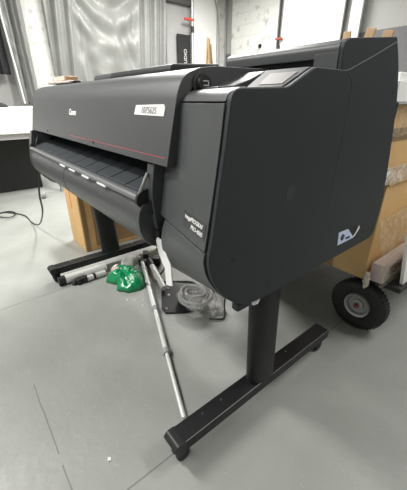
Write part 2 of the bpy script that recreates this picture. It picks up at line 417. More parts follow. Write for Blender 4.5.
def plank(name, lab, a, b, top, tilt, pivot=None, w_=None):
    bm = bmesh.new(); box(bm, a, b, RY(tilt), ((a[0] + b[0]) / 2, (a[1] + b[1]) / 2, a[2]))
    mz = min(v.co.z for v in bm.verts)
    for v in bm.verts: v.co.z -= mz
    o = link(name, to_mesh(bm), M['wood'], bevel=.003); tag(o, lab, 'wood', 'planks standing behind the printer'); origin(o, ((a[0] + b[0]) / 2, a[1], 0)); return o
plank('wooden_plank', 'short wooden plank end showing left of the white plank', (-1.02, 2.08, 0), (-.965, 2.10, 1.47), 0, .0)
plank('wooden_plank', 'left plank of the wooden pair showing above printer rear', (-1.04, 1.98, 0), (-.98, 2.0, 1.465), 0, 9.5)
plank('wooden_plank', 'right plank of the wooden pair showing above printer rear', (-.93, 2.02, 0), (-.865, 2.045, 1.44), 0, 9.0)
# easel
t = thing('wooden_easel', 'slim wooden easel standing before the white panel', 'easel', (-3.06, 2.5, 0))
for a, b in (((-3.19, 2.5, 0), (-3.075, 2.5, 1.73)), ((-2.93, 2.5, 0), (-3.055, 2.5, 1.71)), ((-3.06, 2.75, 0), (-3.065, 2.53, 1.66))):
    d = (Vector(b) - Vector(a)); bm = bmesh.new(); box(bm, (-.011, -.012, 0), (.011, .012, d.length)); bm.transform(Matrix.Translation(a) @ d.to_track_quat('Z', 'X').to_matrix().to_4x4())
    link('leg', to_mesh(bm), M['wood'], t, bevel=.002)
Box('crossbar', (-3.13, 2.47, 1.37), (-2.94, 2.488, 1.43), M['wood'], t)

# ---------------------------------------------------------------- table at left
t = thing('work_table', 'white work table at the far left edge', 'table', (-4.1, -.4, 0))
Box('tabletop', (-4.9, -1.6, .70), (-3.5, .72, .765), M['whiteboard'], t, bevel=.004)
Box('apron', (-4.86, -1.56, .64), (-3.53, .68, .70), M['wallg'], t, bevel=.003)
for (lx, ly) in ((-4.8, -1.5), (-3.6, -1.5), (-4.8, .6), (-3.6, .6)):
    Box('leg', (lx - .03, ly - .03, 0), (lx + .03, ly + .03, .64), M['pipe'], t)
o = Box('white_crate', (-4.3, -1.2, .767), (-3.52, .66, .955), M['foam'], bevel=.006); tag(o, 'big bright white foam box lying on the work table', 'box'); origin(o, (-3.9, -.3, .767))
o = Box('white_carton', (-3.50, .17, .701), (-3.40, .55, .775), M['whiteboard'], bevel=.006); 
bpy.data.objects.remove(o)
o = Box('edge_ledge', (-3.515, .17, .767), (-3.505, .19, .8), M['whiteboard']); bpy.data.objects.remove(o)
bm = bmesh.new(); 
o = blob('black_bag', [(-4.2, -.2), (-3.75, -.15), (-3.62, .08), (-3.72, .24), (-4.1, .25), (-4.3, .1)], .05, M['black_cloth'], z0=.957, amp=.03, fs=6, seed=3)
tag(o, 'crumpled black bag on top of the white foam box', 'bag'); origin(o, (-3.9, .1, .957))
o = Box('table_shade_filler', (-4.75, -1.3, 0), (-3.95, .45, .60), M['inner'], bevel=.01); tag(o, 'dark added crate in shadow under the work table', 'filler'); origin(o, (-4.2, -.4, 0))  # dark solid added to stand in for the shade beneath the table

# ---------------------------------------------------------------- PRINTER
P = thing('large_format_printer', 'wide charcoal roll printer on black castered stand filling the photo', 'printer', (-.8, .3, 0))
# outer outline of the right side panel (y, z, corner radius)
OUT = [(.011, 1.036, .022), (.161, 1.041, .012), (.244, 1.080, .012), (.372, 1.080, .012), (.50, 1.122, .05), (.598, 1.158, .006), (.637, 1.112, .04),
       (.688, 1.018, .05), (.727, .887, .05), (.758, .765, .05), (.768, .66, .04), (.766, .556, .045), (.140, .549, .03), (.086, .556, .02), (.043, .577, .02),
       (.0, .621, .03), (-.029, .668, .03), (-.041, .715, .03), (-.030, .765, .03), (-.016, .855, 0), (-.003, .936, 0)]
ol = fillet(OUT)
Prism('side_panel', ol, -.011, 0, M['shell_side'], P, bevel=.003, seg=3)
def inset(pts, d):
    n = len(pts); out = []
    for i in range(n):
        a = Vector(pts[i - 1][:2]); b = Vector(pts[(i + 1) % n][:2]); t = (b - a).normalized()
        out.append((pts[i][0] + t.y * d * -1 * -1, pts[i][1] - t.x * d * -1 * -1, *pts[i][2:]))
    return out
# orientation: OUT runs clockwise (front-top -> rear-top -> rear-bottom -> front-bottom); inward normal = (t.z, -t.y)
IN = inset(OUT, .004)
Prism('panel_gap', fillet(IN), -.016, -.010, M['inner'], P, bevel=0)
LFT = [(.05, .90, .0), (.10, 1.05, .02), (.34, 1.06, 0), (.36, 1.10, .0)] + OUT[5:-3] + [(-.034, .765, .02), (-.020, .84, .03), (-.002, .868, .0)]
Prol = Prism('left_side_panel', fillet(LFT), -1.586, -1.566, M['shell'], P, bevel=.005, seg=3)
# seams and screws of the side panel
def sidept(pts, r=.0011): return [(.0006, a, b) for a, b in pts]
sm = [(.372, 1.078), (.398, 1.060), (.405, 1.03), (.405, .90), (.400, .78), (.392, .70)]
o = Tube('panel_seam', curve_pts([(.0, a, b) for a, b in sm], 6), .0010, M['shell'], P, n=6)
for (a, b, r) in ((.409, 1.046, .006), (.640, 1.034, .009), (.157, .585, .007), (.668, .600, .006), (.030, .700, .006)):
    Lathe('screw_cap', [(0, -.004), (r, -.004), (r, .0006), (0, .0006)], (0, a, b), (1, 0, 0), M['inner'], P, n=16)
bm = bmesh.new(); box(bm, (-.001, .195, .803), (.0006, .225, .835)); o = link('embossed_mark', to_mesh(bm), mat('emboss', (.030, .033, .035), .6), P, bevel=.0003)
Prism('left_fascia', fillet([(-.030, .800, .004), (-.012, .870, .0), (.08, .870, 0), (.08, .800, 0)]), -1.566, -1.528, M['shell'], P, bevel=.002)
# warning sticker, lower rear corner
bm = bmesh.new()
def quad(bm, pts, x0, x1):
    prism(bm, pts, x0, x1)
LBR = M['blueprint']
bm = bmesh.new(); quad(bm, [(.490, .643), (.548, .641), (.600, .597), (.512, .597), (.497, .597)], .0, .0012); lb = link('warning_sticker', to_mesh(bm), LBR, P)
bm = bmesh.new(); quad(bm, [(.548, .641), (.612, .641), (.630, .590), (.602, .594)], .0, .0010); dk = link('sticker_backing', to_mesh(bm), M['inner'], P)
bm = bmesh.new(); quad(bm, [(.620, .636), (.630, .625), (.604, .601), (.590, .600), (.606, .612)], .001, .002); link('sticker_arrow', to_mesh(bm), M['white'], dk)
Lathe('sticker_ring', [(.006, 0), (.011, 0), (.011, .001), (.006, .001)], (.0011, .519, .620), (1, 0, 0), M['inner'], lb, n=20)
Box('sticker_ring_bar', (.001, .517, .609), (.002, .521, .631), M['inner'], lb, bevel=0)
bm = bmesh.new(); quad(bm, [(.540, .614), (.566, .612), (.572, .605), (.545, .606)], .001, .002); link('sticker_print', to_mesh(bm), M['inner'], lb)

# right block: front cover, top cap, lower cover (profile follows the side panel, plan slightly turned)
XB = -.275; SL = .21; SH = SL * (-.0165 - XB)
fc = fillet([(-.0385, .733, 0), (-.016, .855, .1), (-.003, .936, .05), (.007, 1.012, 0), (.10, 1.012, 0), (.10, .735, 0)], 6)
Prism('front_cover', fc, XB, -.0165, M['shell'], P, SH, 0, bevel=.0015)
cp = fillet([(.0085, 1.0145, 0), (.0105, 1.0195, 0), (.0145, 1.0255, 0), (.0205, 1.0305, 0), (.029, 1.0345, 0), (.044, 1.0385, 0), (.161, 1.041, 0), (.34, 1.041, 0), (.34, 1.0145, 0)], 8)
Prism('top_cap', cp, -.205, -.0165, M['shell'], P, .040, 0, bevel=.0015)
lr = curve_pts([(0, -.0385, .729), (0, -.0405, .705), (0, -.030, .668), (0, .0, .621), (0, .043, .577), (0, .086, .556), (0, .13, .550)], 4)
ll_ = curve_pts([(0, .009, .729), (0, -.002, .70), (0, -.006, .665), (0, .002, .62), (0, .022, .583), (0, .055, .556), (0, .10, .548)], 4)
lr = [(p.y, p.z) for p in lr] + [(.45, .550), (.45, .729)]; ll_ = [(p.y, p.z) for p in ll_] + [(.45, .548), (.45, .729)]
bm = bmesh.new(); a = [bm.verts.new((-.243, *p)) for p in ll_]; b = [bm.verts.new((-.0165, *p)) for p in lr]; n = len(a)
bm.faces.new(a); bm.faces.new(b[::-1])
for i in range(n): bm.faces.new((a[i], b[i], b[(i + 1) % n], a[(i + 1) % n]))
link('lower_cover', to_mesh(bm), M['shell'], P, bevel=.002)
Box('cover_gap', (-.24, .075, .7), (-.036, .09, 1.03), M['inner'], P, bevel=0)
# end strip between block and tray
st = fillet([(-.040, .79, .03), (-.026, .868, 0), (.12, .868, 0), (.12, .565, 0), (.05, .565, .03), (-.005, .62, .04), (-.032, .70, .03)], 6)
Prism('end_strip', st, -.312, XB - .003, M['shell'], P, .034, .034, bevel=.003)
Box('latch_slot', (-.298, -.0085, .735), (-.282, .002, .775), M['inner'], P, bevel=.002)
Box('latch_slot', (-.290, -.001, .655), (-.262, .018, .690), M['inner'], P, bevel=.002)
# white release strap
bm = bmesh.new()
so = [(-.275, .661), (-.268, .672), (-.250, .672), (-.234, .660), (-.223, .634), (-.205, .612), (-.203, .543), (-.237, .530), (-.238, .588), (-.252, .604), (-.268, .630)]
a = [bm.verts.new((x, -.004 + max(0, .62 - z) * .02, z)) for x, z in so]; b = [bm.verts.new((x, .0 + max(0, .62 - z) * .02, z)) for x, z in so]
bm.faces.new(a); bm.faces.new(b[::-1])
for i in range(len(so)): bm.faces.new((a[i], b[i], b[(i + 1) % len(so)], a[(i + 1) % len(so)]))
link('release_strap', to_mesh(bm), M['foam'], P, bevel=.0012)

# main chassis (dark interior and rear)
ch = [(.11, .565), (.09, .64), (.0, .68), (.01, .775), (.16, .815), (.16, .90), (.045, .905), (.060, 1.02), (.10, 1.055), (.34, 1.078), (.60, 1.10), (.64, 1.08), (.686, 1.0), (.73, .86), (.755, .74), (.758, .56)]
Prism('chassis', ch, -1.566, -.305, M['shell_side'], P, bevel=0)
Box('chassis_core', (-.3051, .12, .56), (-.0165, .745, 1.012), M['inner'], P, bevel=0)
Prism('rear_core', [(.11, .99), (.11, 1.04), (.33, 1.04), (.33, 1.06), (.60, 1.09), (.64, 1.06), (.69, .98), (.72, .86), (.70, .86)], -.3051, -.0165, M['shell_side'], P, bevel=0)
Box('opening_lining', (-1.55, .150, .80), (-.30, .158, .90), M['inner'], P, bevel=0)
# lid
ld_o = [(0, .874), (.0195, .96), (.036, 1.030), (.048, 1.056), (.066, 1.072), (.10, 1.084), (.147, 1.090), (.338, 1.093)]
ld_i = [(.338, 1.062), (.15, 1.060), (.105, 1.054), (.080, 1.044), (.066, 1.026), (.050, .985), (.024, .868)]
lidp = fillet([(y, z, .012) if i not in (0, 7) else (y, z, .002) for i, (y, z) in enumerate(ld_o)] + [(y, z, .008) for y, z in ld_i], 4)
LID = Prism('top_lid', lidp, -1.566, -.204, M['lid'], P, bevel=.004, seg=3)
Prism('lid_rear_deck', [(.10, 1.079), (.338, 1.0905), (.338, 1.04), (.10, 1.04)], -.2045, -.2035, M['shell'], P, bevel=0)
# lid edge: red line, seams
def on_lid(z, e=.0): return e * -1 + (z - .874) / (.96 - .874) * .0195
zr = .8925
Box('red_line', (-.92, on_lid(zr) - .0008, zr - .0009), (-.215, on_lid(zr) + .002, zr + .0009), M['red'], LID, bevel=0)
for xs in (-1.25, -.67):
    Box('lid_seam', (xs - .0012, on_lid(.883) - .0009, .874), (xs + .0012, on_lid(.883) + .003, .8915), M['inner'], LID, bevel=0)
TL = RX(90 - 12.9)
Text('brand_lettering', 'Canon', .030, (-.898, on_lid(.976) - .001, .976), TL, M['white'], LID, offset=.0012, sx=1.05)
# taped note with handwriting
bm = bmesh.new(); prism_pts = [(-.328, .987), (-.180, .987), (-.178, 1.006), (-.187, 1.013), (-.322, 1.010)]
vs = []
def lidn(x, z, e):
    return Vector((x, on_lid(z) - e, z))
a = [bm.verts.new(lidn(x - .064, z - .004, .0016)) for x, z in prism_pts]; b = [bm.verts.new(lidn(x - .064, z - .004, -.001)) for x, z in prism_pts]
bm.faces.new(a); bm.faces.new(b[::-1])
for i in range(5): bm.faces.new((a[i], b[i], b[(i + 1) % 5], a[(i + 1) % 5]))
TP = link('paper_tape_note', to_mesh(bm), M['tape'], LID)
TP['label'] = 'white tape note with handwriting'
Text('handwriting', '1075625', .022, (-.318, on_lid(.994) - .0022, .994), TL, M['ink'], TP, shear=.2, ext=.0002)

# model nameplate on the front cover
def cov_y(x, z):
    return -.0385 + (z - .733) / (.855 - .733) * .0225 + SL * (-.0165 - x)
RT = RZ(-math.degrees(math.atan(SL))) @ RX(90 - 10.2)
NP = Text('nameplate', 'imagePROGRAF', .0130, (-.078, cov_y(-.078, .7795) - .0016, .7795), RT, M['white'], P, offset=.0003)
Text('nameplate', 'PRO-4000', .0130, (-.060, cov_y(-.060, .764) - .0016, .764), RT, M['white'], P, offset=.0003)
bm = bmesh.new(); zz = [(-.130, .755), (-.024, .755), (-.024, .789), (-.130, .789)]
a = [bm.verts.new((x, cov_y(x, z) - .0010, z)) for x, z in zz]; b = [bm.verts.new((x, cov_y(x, z) + .001, z)) for x, z in zz]
bm.faces.new(a); bm.faces.new(b[::-1])
for i in range(4): bm.faces.new((a[i], b[i], b[(i + 1) % 4], a[(i + 1) % 4]))
link('nameplate_backing', to_mesh(bm), mat('nameplate_dark', (.042, .044, .045), .35), P)

# lever knob on the lid side wall
kb = Lathe('lever_knob', [(0, .012), (.017, .012), (.020, .008), (.020, 0), (0, 0)], (-.2036, .108, 1.052), (1, 0, 0), M['dark'], P, n=28)
Lathe('knob_surround', [(.020, 0), (.028, 0), (.028, .003), (.020, .003)], (-.2036, .108, 1.052), (1, 0, 0), M['shell'], kb, n=28)
bm = bmesh.new(); box(bm, (-.1918, .100, 1.056), (-.1908, .117, 1.058)); box(bm, (-.1918, .115, 1.048), (-.1908, .117, 1.058)); box(bm, (-.1918, .102, 1.047), (-.1908, .117, 1.049)); link('knob_symbol', to_mesh(bm), M['white'], kb)

# operation panel (slopes up towards the rear)
def opz(y): return 1.042 + (y - .161) / (.25 - .161) * .040
bm = bmesh.new()
pts = [(-.118, .161), (-.0165, .161), (-.0165, .25), (-.138, .25)]
a = [bm.verts.new((x, y, opz(y))) for x, y in pts]; b = [bm.verts.new((x, y, 1.03)) for x, y in pts]
bm.faces.new(a); bm.faces.new(b[::-1])
for i in range(4): bm.faces.new((a[i], b[i], b[(i + 1) % 4], a[(i + 1) % 4]))
OP = link('operation_panel', to_mesh(bm), M['frame'], P, bevel=.002)
bm = bmesh.new()
pts = [(-.088, .172), (-.026, .172), (-.030, .226), (-.105, .226)]
a = [bm.verts.new((x, y, opz(y) + .0012)) for x, y in pts]; b = [bm.verts.new((x, y, opz(y) - .002)) for x, y in pts]
bm.faces.new(a); bm.faces.new(b[::-1])
for i in range(4): bm.faces.new((a[i], b[i], b[(i + 1) % 4], a[(i + 1) % 4]))
SC = link('touch_screen', to_mesh(bm), M['screen'], OP)
Box('top_deck', (-.2035, .25, 1.03), (-.0165, .36, 1.081), M['shell'], P, bevel=.004)
# smooth ramp left of the operation panel
bm = bmesh.new(); rp = [(.10, 1.03), (.10, 1.044), (.15, 1.048), (.20, 1.062), (.25, 1.081), (.25, 1.03)]
prism(bm, rp, -.2035, -.14); link('deck_ramp', to_mesh(bm), M['shell'], P, bevel=.002)

# rear roll covers
rc = fillet([(.345, 1.104, .003), (.343, 1.128, .01), (.356, 1.140, .012), (.588, 1.163, .012), (.600, 1.150, .01), (.600, 1.04, 0), (.372, 1.04, 0), (.372, 1.104, 0)], 6)
RC = Prism('roll_cover', rc, -.383, -.012, M['shell'], P, bevel=.006, seg=3)
Prism('cover_cheek', [(.3455, 1.03), (.3435, 1.115), (.39, 1.115), (.39, 1.03)], -.074, -.0125, M['shell'], P, bevel=.001)
Prism('cover_end_cap', fillet([(.343, 1.128, .01), (.356, 1.141, .012), (.594, 1.1665, .008), (.637, 1.112, .04), (.60, 1.06, 0), (.347, 1.06, 0)]), -.0118, -.0012, M['shell_side'], P, bevel=.002)
Box('roll_slot', (-.40, .362, 1.07), (-.05, .374, 1.106), M['inner'], P, bevel=0)
rc2 = fillet([(.345, 1.100, .003), (.342, 1.130, .01), (.356, 1.144, .012), (.588, 1.156, .012), (.600, 1.14, .01), (.600, 1.04, 0), (.372, 1.04, 0), (.372, 1.08, 0)], 6)
Prism('roll_cover', rc2, -1.46, -1.24, M['shell'], P, bevel=.008, seg=3)
Prism('roll_cover_flap', rc2, -1.237, -.69, M['dark'], P, bevel=.006, seg=3)

# output tray with flaps and front lip
TRAY = Prism('output_tray', fillet([(-.024, .770, .004), (-.020, .786, .006), (.15, .838, 0), (.15, .80, 0), (.0, .765, 0)], 4), -1.548, -.300, M['flap'], P, bevel=.002)
nf = 11
for k in range(nf):
    x0 = -1.53 + k * (1.225 / nf); x1 = x0 + 1.225 / nf - .005
    bm = bmesh.new(); prism(bm, [(-.012, .789), (.148, .838), (.148, .842), (-.012, .7935)], x0, x1); link('tray_flap', to_mesh(bm), M['flap'], TRAY, bevel=.0015)
bm = bmesh.new(); xs = -1.55
tube(bm, [(-1.555, -.026, .778), (-1.545, -.026, .778), (-.312, -.026, .778), (-.306, -.026, .778)], [.009, .0105, .0105, .010], 16)
lip = link('tray_lip', to_mesh(bm), M['lip'], P, smooth=True)
for x in (-.985, -.865, -.72, -.575):
    Box('lip_tab', (x, -.0405, .770), (x + .07, -.036, .776), M['white'], lip, bevel=.001)
Prism('tray_end_cap', fillet([(-.042, .768, .01), (-.036, .795, .012), (.02, .812, .006), (.02, .76, 0), (-.02, .745, .01)], 5), -.308, -.297, M['inner'], P, bevel=.002)
bm = bmesh.new(); tube(bm, [(-1.50, -.018, .790), (-1.545, .03, .868)], .003, 8); link('tray_stay', to_mesh(bm), M['shell'], P, smooth=True)
bm = bmesh.new(); tube(bm, [(-.302, -.030, .79), (-.300, .0, .845)], .0045, 8); link('tray_stay', to_mesh(bm), M['pipe'], P, smooth=True)
# curved lower panel (basket sheet)
sheet_o = [(-.024, .764), (-.036, .745), (-.041, .72), (-.039, .69), (-.028, .662), (-.008, .640), (.03, .624), (.10, .616)]
sheet = sheet_o + [(.10, .622), (.032, .630), (-.004, .646), (-.022, .667), (-.032, .693), (-.034, .72), (-.029, .742), (-.018, .758)]
lp = Prism('lower_front_panel', sheet, -1.552, -.300, M['sheet'], P, bevel=.001)
for x in (-.965,):
    bm = bmesh.new(); prism(bm, [(y - .0009, z - .0005) for y, z in sheet_o[:-1]] + [(y + .003, z + .002) for y, z in sheet_o[:-1]][::-1], x - .001, x + .001); link('panel_seam', to_mesh(bm), M['inner'], lp)
for x in (-1.40, -1.25, -1.10, -.86, -.74):
    Lathe('rivet', [(0, .001), (.003, .0008), (.003, -.002), (0, -.002)], (x, -.0375, .741), (0, -1, 0), M['lip'], lp, n=10)
Prism('lip_shadow_gap', [(-.028, .768), (-.028, .772), (.0, .772), (.0, .762), (-.02, .762)], -1.55, -.300, M['inner'], P, bevel=0)
# grey bracket curve at the right end of the lower panel
bm = bmesh.new(); prism(bm, [(y - .002, z) for y, z in sheet_o] + [(.10, .765)], -.312, -.292); link('panel_end_bracket', to_mesh(bm), M['shell'], P, bevel=.002)
bm = bmesh.new(); prism(bm, [(y - .004, z) for y, z in sheet_o] + [(y + .012, z + .006) for y, z in sheet_o][::-1], -1.563, -1.550); link('panel_end_bracket', to_mesh(bm), M['shell'], P, bevel=.002)
# little hanging bracket and torn foam near the pillar head
Box('hinge_tab', (-.030, .060, .538), (-.006, .115, .562), M['shell_side'], P, bevel=.006)
bm = bmesh.new()
bmesh.ops.create_icosphere(bm, subdivisions=3, radius=.013)
for v in bm.verts: v.co = Vector((-.02, .135, .541)) + v.co * (1 + .6 * noise.noise(v.co * 90)) * Vector((1, 1.2, .7)).length * .6
link('torn_foam', to_mesh(bm), M['foam'], P)

# stand
def stand(xc, sgn):
    ft = Prism('stand_foot', fillet([(-.100, .058, .0), (-.104, .094, .006), (-.098, .102, .004), (.702, .102, .004), (.710, .094, .008), (.708, .058, .008)], 4), xc - .031, xc + .031, M['black_metal'], P, bevel=.003)
    Box('edge_highlight', (xc + .0298, -.075, .1008), (xc + .0312, .70, .1018), mat('edge_highlight_grey', (.20, .20, .19), .5), ft, bevel=0)  # thin light strip painting the highlight reflected by the foot's bevel
    Prism('end_cap', fillet([(-.104, .052, .008), (-.115, .090, .006), (-.102, .104, .006), (-.076, .104, .0), (-.076, .056, 0)], 5), xc - .033, xc + .033, M['dark'], ft, bevel=.003)
    for yy in (-.05, .02, .10, .45):
        Lathe('bolt', [(0, .003), (.0035, .003), (.0035, -.002), (0, -.002)], (xc - .008, yy, .102), (0, 0, 1), M['metal' if yy > 0 else 'inner'], ft, n=10)
    for yy in (-.075, .665):
        c = bpy.data.objects.new('caster', None); COL.objects.link(c); c.parent = ft; c.location = Vector((xc, yy, 0)) - parent_world(ft)
        bm = bmesh.new()
        for s in (-1, 1):
            lathe(bm, [(0, s * .004), (.019, s * .004), (.0235, s * .007), (.0235, s * .018), (.020, s * .021), (0, s * .021)], (xc, yy, .0237), (1, 0, 0), 20)
        box(bm, (xc - .017, yy - .018, .030), (xc + .017, yy + .018, .057)); box(bm, (xc - .0045, yy - .012, .02), (xc + .0045, yy + .02, .04))
        cc = to_mesh(bm); cc.transform(Matrix.Translation(-Vector((xc, yy, 0))))
        bpy.data.objects.remove(c)
        cc.transform(Matrix.Translation(Vector((xc, yy, 0))))
        link('caster', cc, M['rubber'], ft, bevel=.001)
    bm = bmesh.new(); n = 40; r0 = []; 
    ov = [(xc + .033 * math.copysign(abs(math.cos(a)) ** .8, math.cos(a)), .286 + .060 * math.copysign(abs(math.sin(a)) ** .8, math.sin(a))) for a in [2 * PI * k / n for k in range(n)]]
    a = [bm.verts.new((x, y, .102)) for x, y in ov]; b = [bm.verts.new((x, y - .022, .552)) for x, y in ov]
    for k in range(n): bm.faces.new((a[k], a[(k + 1) % n], b[(k + 1) % n], b[k]))
    bm.faces.new(a[::-1]); bm.faces.new(b); o = link('stand_pillar', to_mesh(bm), M['black_metal'], P, smooth=True)
    md = o.modifiers.new('edge', 'EDGE_SPLIT'); md.split_angle = math.radians(50)
stand(-.088, 1); stand(-1.418, -1)

# package lying on the lid
t = thing('paper_packet', 'small pinkish paper packet lying on the printer lid', 'packet', (-1.42, .17, 1.0935))
bx_ = RZ(14)
M['packet'] = mat('pinkish_packet', (.62, .53, .48), .4, var=.2, vscale=30)
M['slab'] = mat('pale_wood_slab', (.66, .57, .48), .5, var=.25, vscale=40)
bm = bmesh.new(); box(bm, (-1.52, .13, 1.0945), (-1.28, .20, 1.106), RZ(10)); link('packet', to_mesh(bm), M['packet'], t, bevel=.004)
bm = bmesh.new(); box(bm, (-1.475, .145, 1.1085), (-1.335, .205, 1.128), RZ(6)); link('upper_slab', to_mesh(bm), M['slab'], t, bevel=.002)
bm = bmesh.new(); box(bm, (-1.480, .143, 1.1065), (-1.455, .207, 1.1215), RZ(6)); link('slab_edge', to_mesh(bm), M['wood'], t, bevel=.001); bm = bmesh.new(); box(bm, (-1.345, .150, 1.1065), (-1.325, .21, 1.125), RZ(6)); link('slab_edge', to_mesh(bm), M['wood'], t, bevel=.001)
bm = bmesh.new(); box(bm, (-1.29, .165, 1.096), (-1.25, .20, 1.104), RZ(-12)); link('corner_clip', to_mesh(bm), M['dark'], t, bevel=.002)

# ---------------------------------------------------------------- boxes and cart on the right
t = thing('platform_cart', 'platform cart with grey hubbed rubber wheels carrying cartons', 'cart', (-.4, 1.3, 0))
Box('deck', (-1.05, .955, .262), (.095, 1.70, .285), M['rubber'], t, bevel=.004)
def wheel(x, y):
    c = (x, y, .128)
    wt = Lathe('wheel', [(.060, -.020), (.066, -.030), (.090, -.034), (.112, -.033), (.122, -.026), (.128, -.014), (.1285, 0), (.128, .014), (.122, .026), (.112, .033), (.09, .034), (.066, .030), (.060, .02)], c, (0, 1, 0), M['rubber'], t, n=56)
    Lathe('hub', [(0, -.030), (.012, -.030), (.014, -.020), (.024, -.018), (.027, -.008), (.044, -.010), (.050, -.026), (.060, -.030), (.063, -.024), (.061, .022), (0, .022)], c, (0, 1, 0), M['hub'], wt, n=40)
    Lathe('axle', [(0, -.040), (.010, -.040), (.012, -.028), (0, -.028)], c, (0, 1, 0), mat('red_axle_cap', (.22, .05, .05), .4), wt, n=20)
    bm = bmesh.new()
    for k in range(44):
        a = 2 * PI * k / 44
        for s in (-1, 1):
            v = box(bm, (-.0035, -.009, -.0015), (.0035, .009, .0022)); Mx = Matrix.Translation(Vector(c) + Vector((math.cos(a) * .1280, s * .013, math.sin(a) * .1280))) @ Matrix.Rotation(-a + PI / 2, 4, 'Y') @ Matrix.Rotation(s * .5, 4, 'Z')
            for q in v: q.co = Mx @ q.co
    link('tread', to_mesh(bm), M['rubber'], wt)
    Box('axle_bracket', (x - .03, y + .045, .11), (x + .03, y + .055, .245), M['dark'], t)
for q in ((-.055, .962), (-.93, .962), (-.0, 1.62), (-.93, 1.62)): wheel(*q)

t = thing('cardboard_box', 'large brown cardboard carton, lowest on the platform cart', 'box', (-.4, 1.3, .286))
Box('carton', (-.80, .912, .2865), (-.048, 1.62, .712), M['card'], t, bevel=.004)
Box('flap_edge', (-.80, .912, .712), (-.04, 1.62, .720), M['card_in'], t, bevel=.002)
Box('base_band', (-.802, .909, .2865), (-.20, .913, .33), M['card_dark'], t, bevel=0)  # darker brown band low on the front face
t = thing('cardboard_box', 'taped cardboard carton wrapped in clear film, upper on the cart', 'box', (-.4, 1.25, .721))
Box('carton', (-.78, .80, .7215), (-.05, 1.55, 1.005), M['card'], t, bevel=.004)
Box('packing_tape', (-.052, .799, .884), (-.0485, 1.551, .928), M['card_dark'], t, bevel=0)
def crumple(name, a, b, m, parent, axis='x', amp=.012, n=26, seed=0):
    """wrinkled sheet in the plane x = a[0], spanning y,z"""
    bm = bmesh.new(); g = []
    for j in range(n + 1):
        r = []
        for i in range(n + 1):
            y = a[1] + (b[1] - a[1]) * i / n; z = a[2] + (b[2] - a[2]) * j / n
            d = amp * (abs(noise.noise(Vector((y * 14, z * 20, seed)))) * 1.6 + .5 * noise.noise(Vector((y * 45, z * 50, seed))))
            r.append(bm.verts.new((a[0] + (b[0] - a[0]) * j / n + d, y, z)))
        g.append(r)
    for p, q in zip(g, g[1:]):
        for i in range(n): bm.faces.new((p[i], p[i + 1], q[i + 1], q[i]))
    o = link(name, to_mesh(bm), m, parent, smooth=True); md = o.modifiers.new('solid', 'SOLIDIFY'); md.thickness = .0008; return o
crumple('clear_film', (-.044, .80, .90), (-.044, 1.5, 1.003), M['film'], t, amp=.005, seed=1)
crumple('clear_film', (-.038, .80, .728), (-.046, 1.5, .79), M['bag'], t, amp=.009, seed=2)
t = thing('foam_slab', 'white foam slab stack on top of the wrapped carton', 'foam', (-.4, 1.2, 1.006))
Box('slab', (-.75, .76, 1.012), (-.035, 1.5, 1.075), M['foam'], t, bevel=.004)
Box('slab', (-.75, .76, 1.0055), (-.03, 1.5, 1.0115), M['wallg'], t, bevel=.001)
Box('upper_slab', (-.70, .80, 1.0755), (-.05, 1.4, 1.10), M['foam'], t, bevel=.004)

t = thing('wrapped_package', 'pinkish plastic-wrapped package with black print beside lowest carton', 'package', (.0, 1.15, .286))
rr = RY(-12)
bm = bmesh.new(); box(bm, (-.034, .925, .287), (.028, 1.45, .375), RX(0)); PK = link('package', to_mesh(bm), M['pink'], t, bevel=.008)
Text('printed_letters', 'GSM', .062, (.0288, 1.035, .335), RZ(90) @ RX(90), M['dark'], PK, ext=.0006)
crumple('clear_wrap', (.040, .88, .290), (-.036, 1.5, .58), M['film'], t, amp=.010, seed=7, n=36)
CT = bpy.data.objects['platform_cart']
bm = bmesh.new(); v = box(bm, (.070, 1.00, .2855), (.085, 1.6, .56))
for q in v:
    if q.co.z > .4 and q.co.y < 1.3: q.co.y += -.12
link('side_board', to_mesh(bm), M['whiteboard'], CT, bevel=.003)
bm = bmesh.new(); bmesh.ops.create_icosphere(bm, subdivisions=4, radius=.03)
for v in bm.verts:
    d = v.co.normalized(); v.co = Vector((-.028, .898, .30)) + Vector((d.x * .011, d.y * .018, d.z * .034)) * (1 + .7 * noise.noise(d * 3.1) + .3 * noise.noise(d * 8))
o = link('torn_paper', to_mesh(bm), mat('torn_beige_paper', (.62, .56, .48), .6, bump=.3, bscale=60), bpy.data.objects['cardboard_box']); o['label'] = 'white crumpled paper at carton corner'

# ---------------------------------------------------------------- carton behind the left foot
t = thing('cardboard_box', 'tall brown cardboard carton on the floor behind the left stand foot', 'box', (-1.85, .5, 0))
Box('carton', (-1.99, .205, 0), (-1.70, .85, .50), M['card'], t, bevel=.004)
Box('packing_tape', (-1.7005, .215, .0), (-1.698, .245, .50), M['card_dark'], t, bevel=0)
Box('side_dark_panel', (-1.7005, .29, .03), (-1.697, .84, .47), M['card_dark'], t, bevel=0)  # darker brown sheet over most of the right face
bm = bmesh.new(); box(bm, (-1.87, .2035, .30), (-1.855, .2055, .45)); lb = link('red_print', to_mesh(bm), mat('red_print', (.65, .12, .08), .6), t)

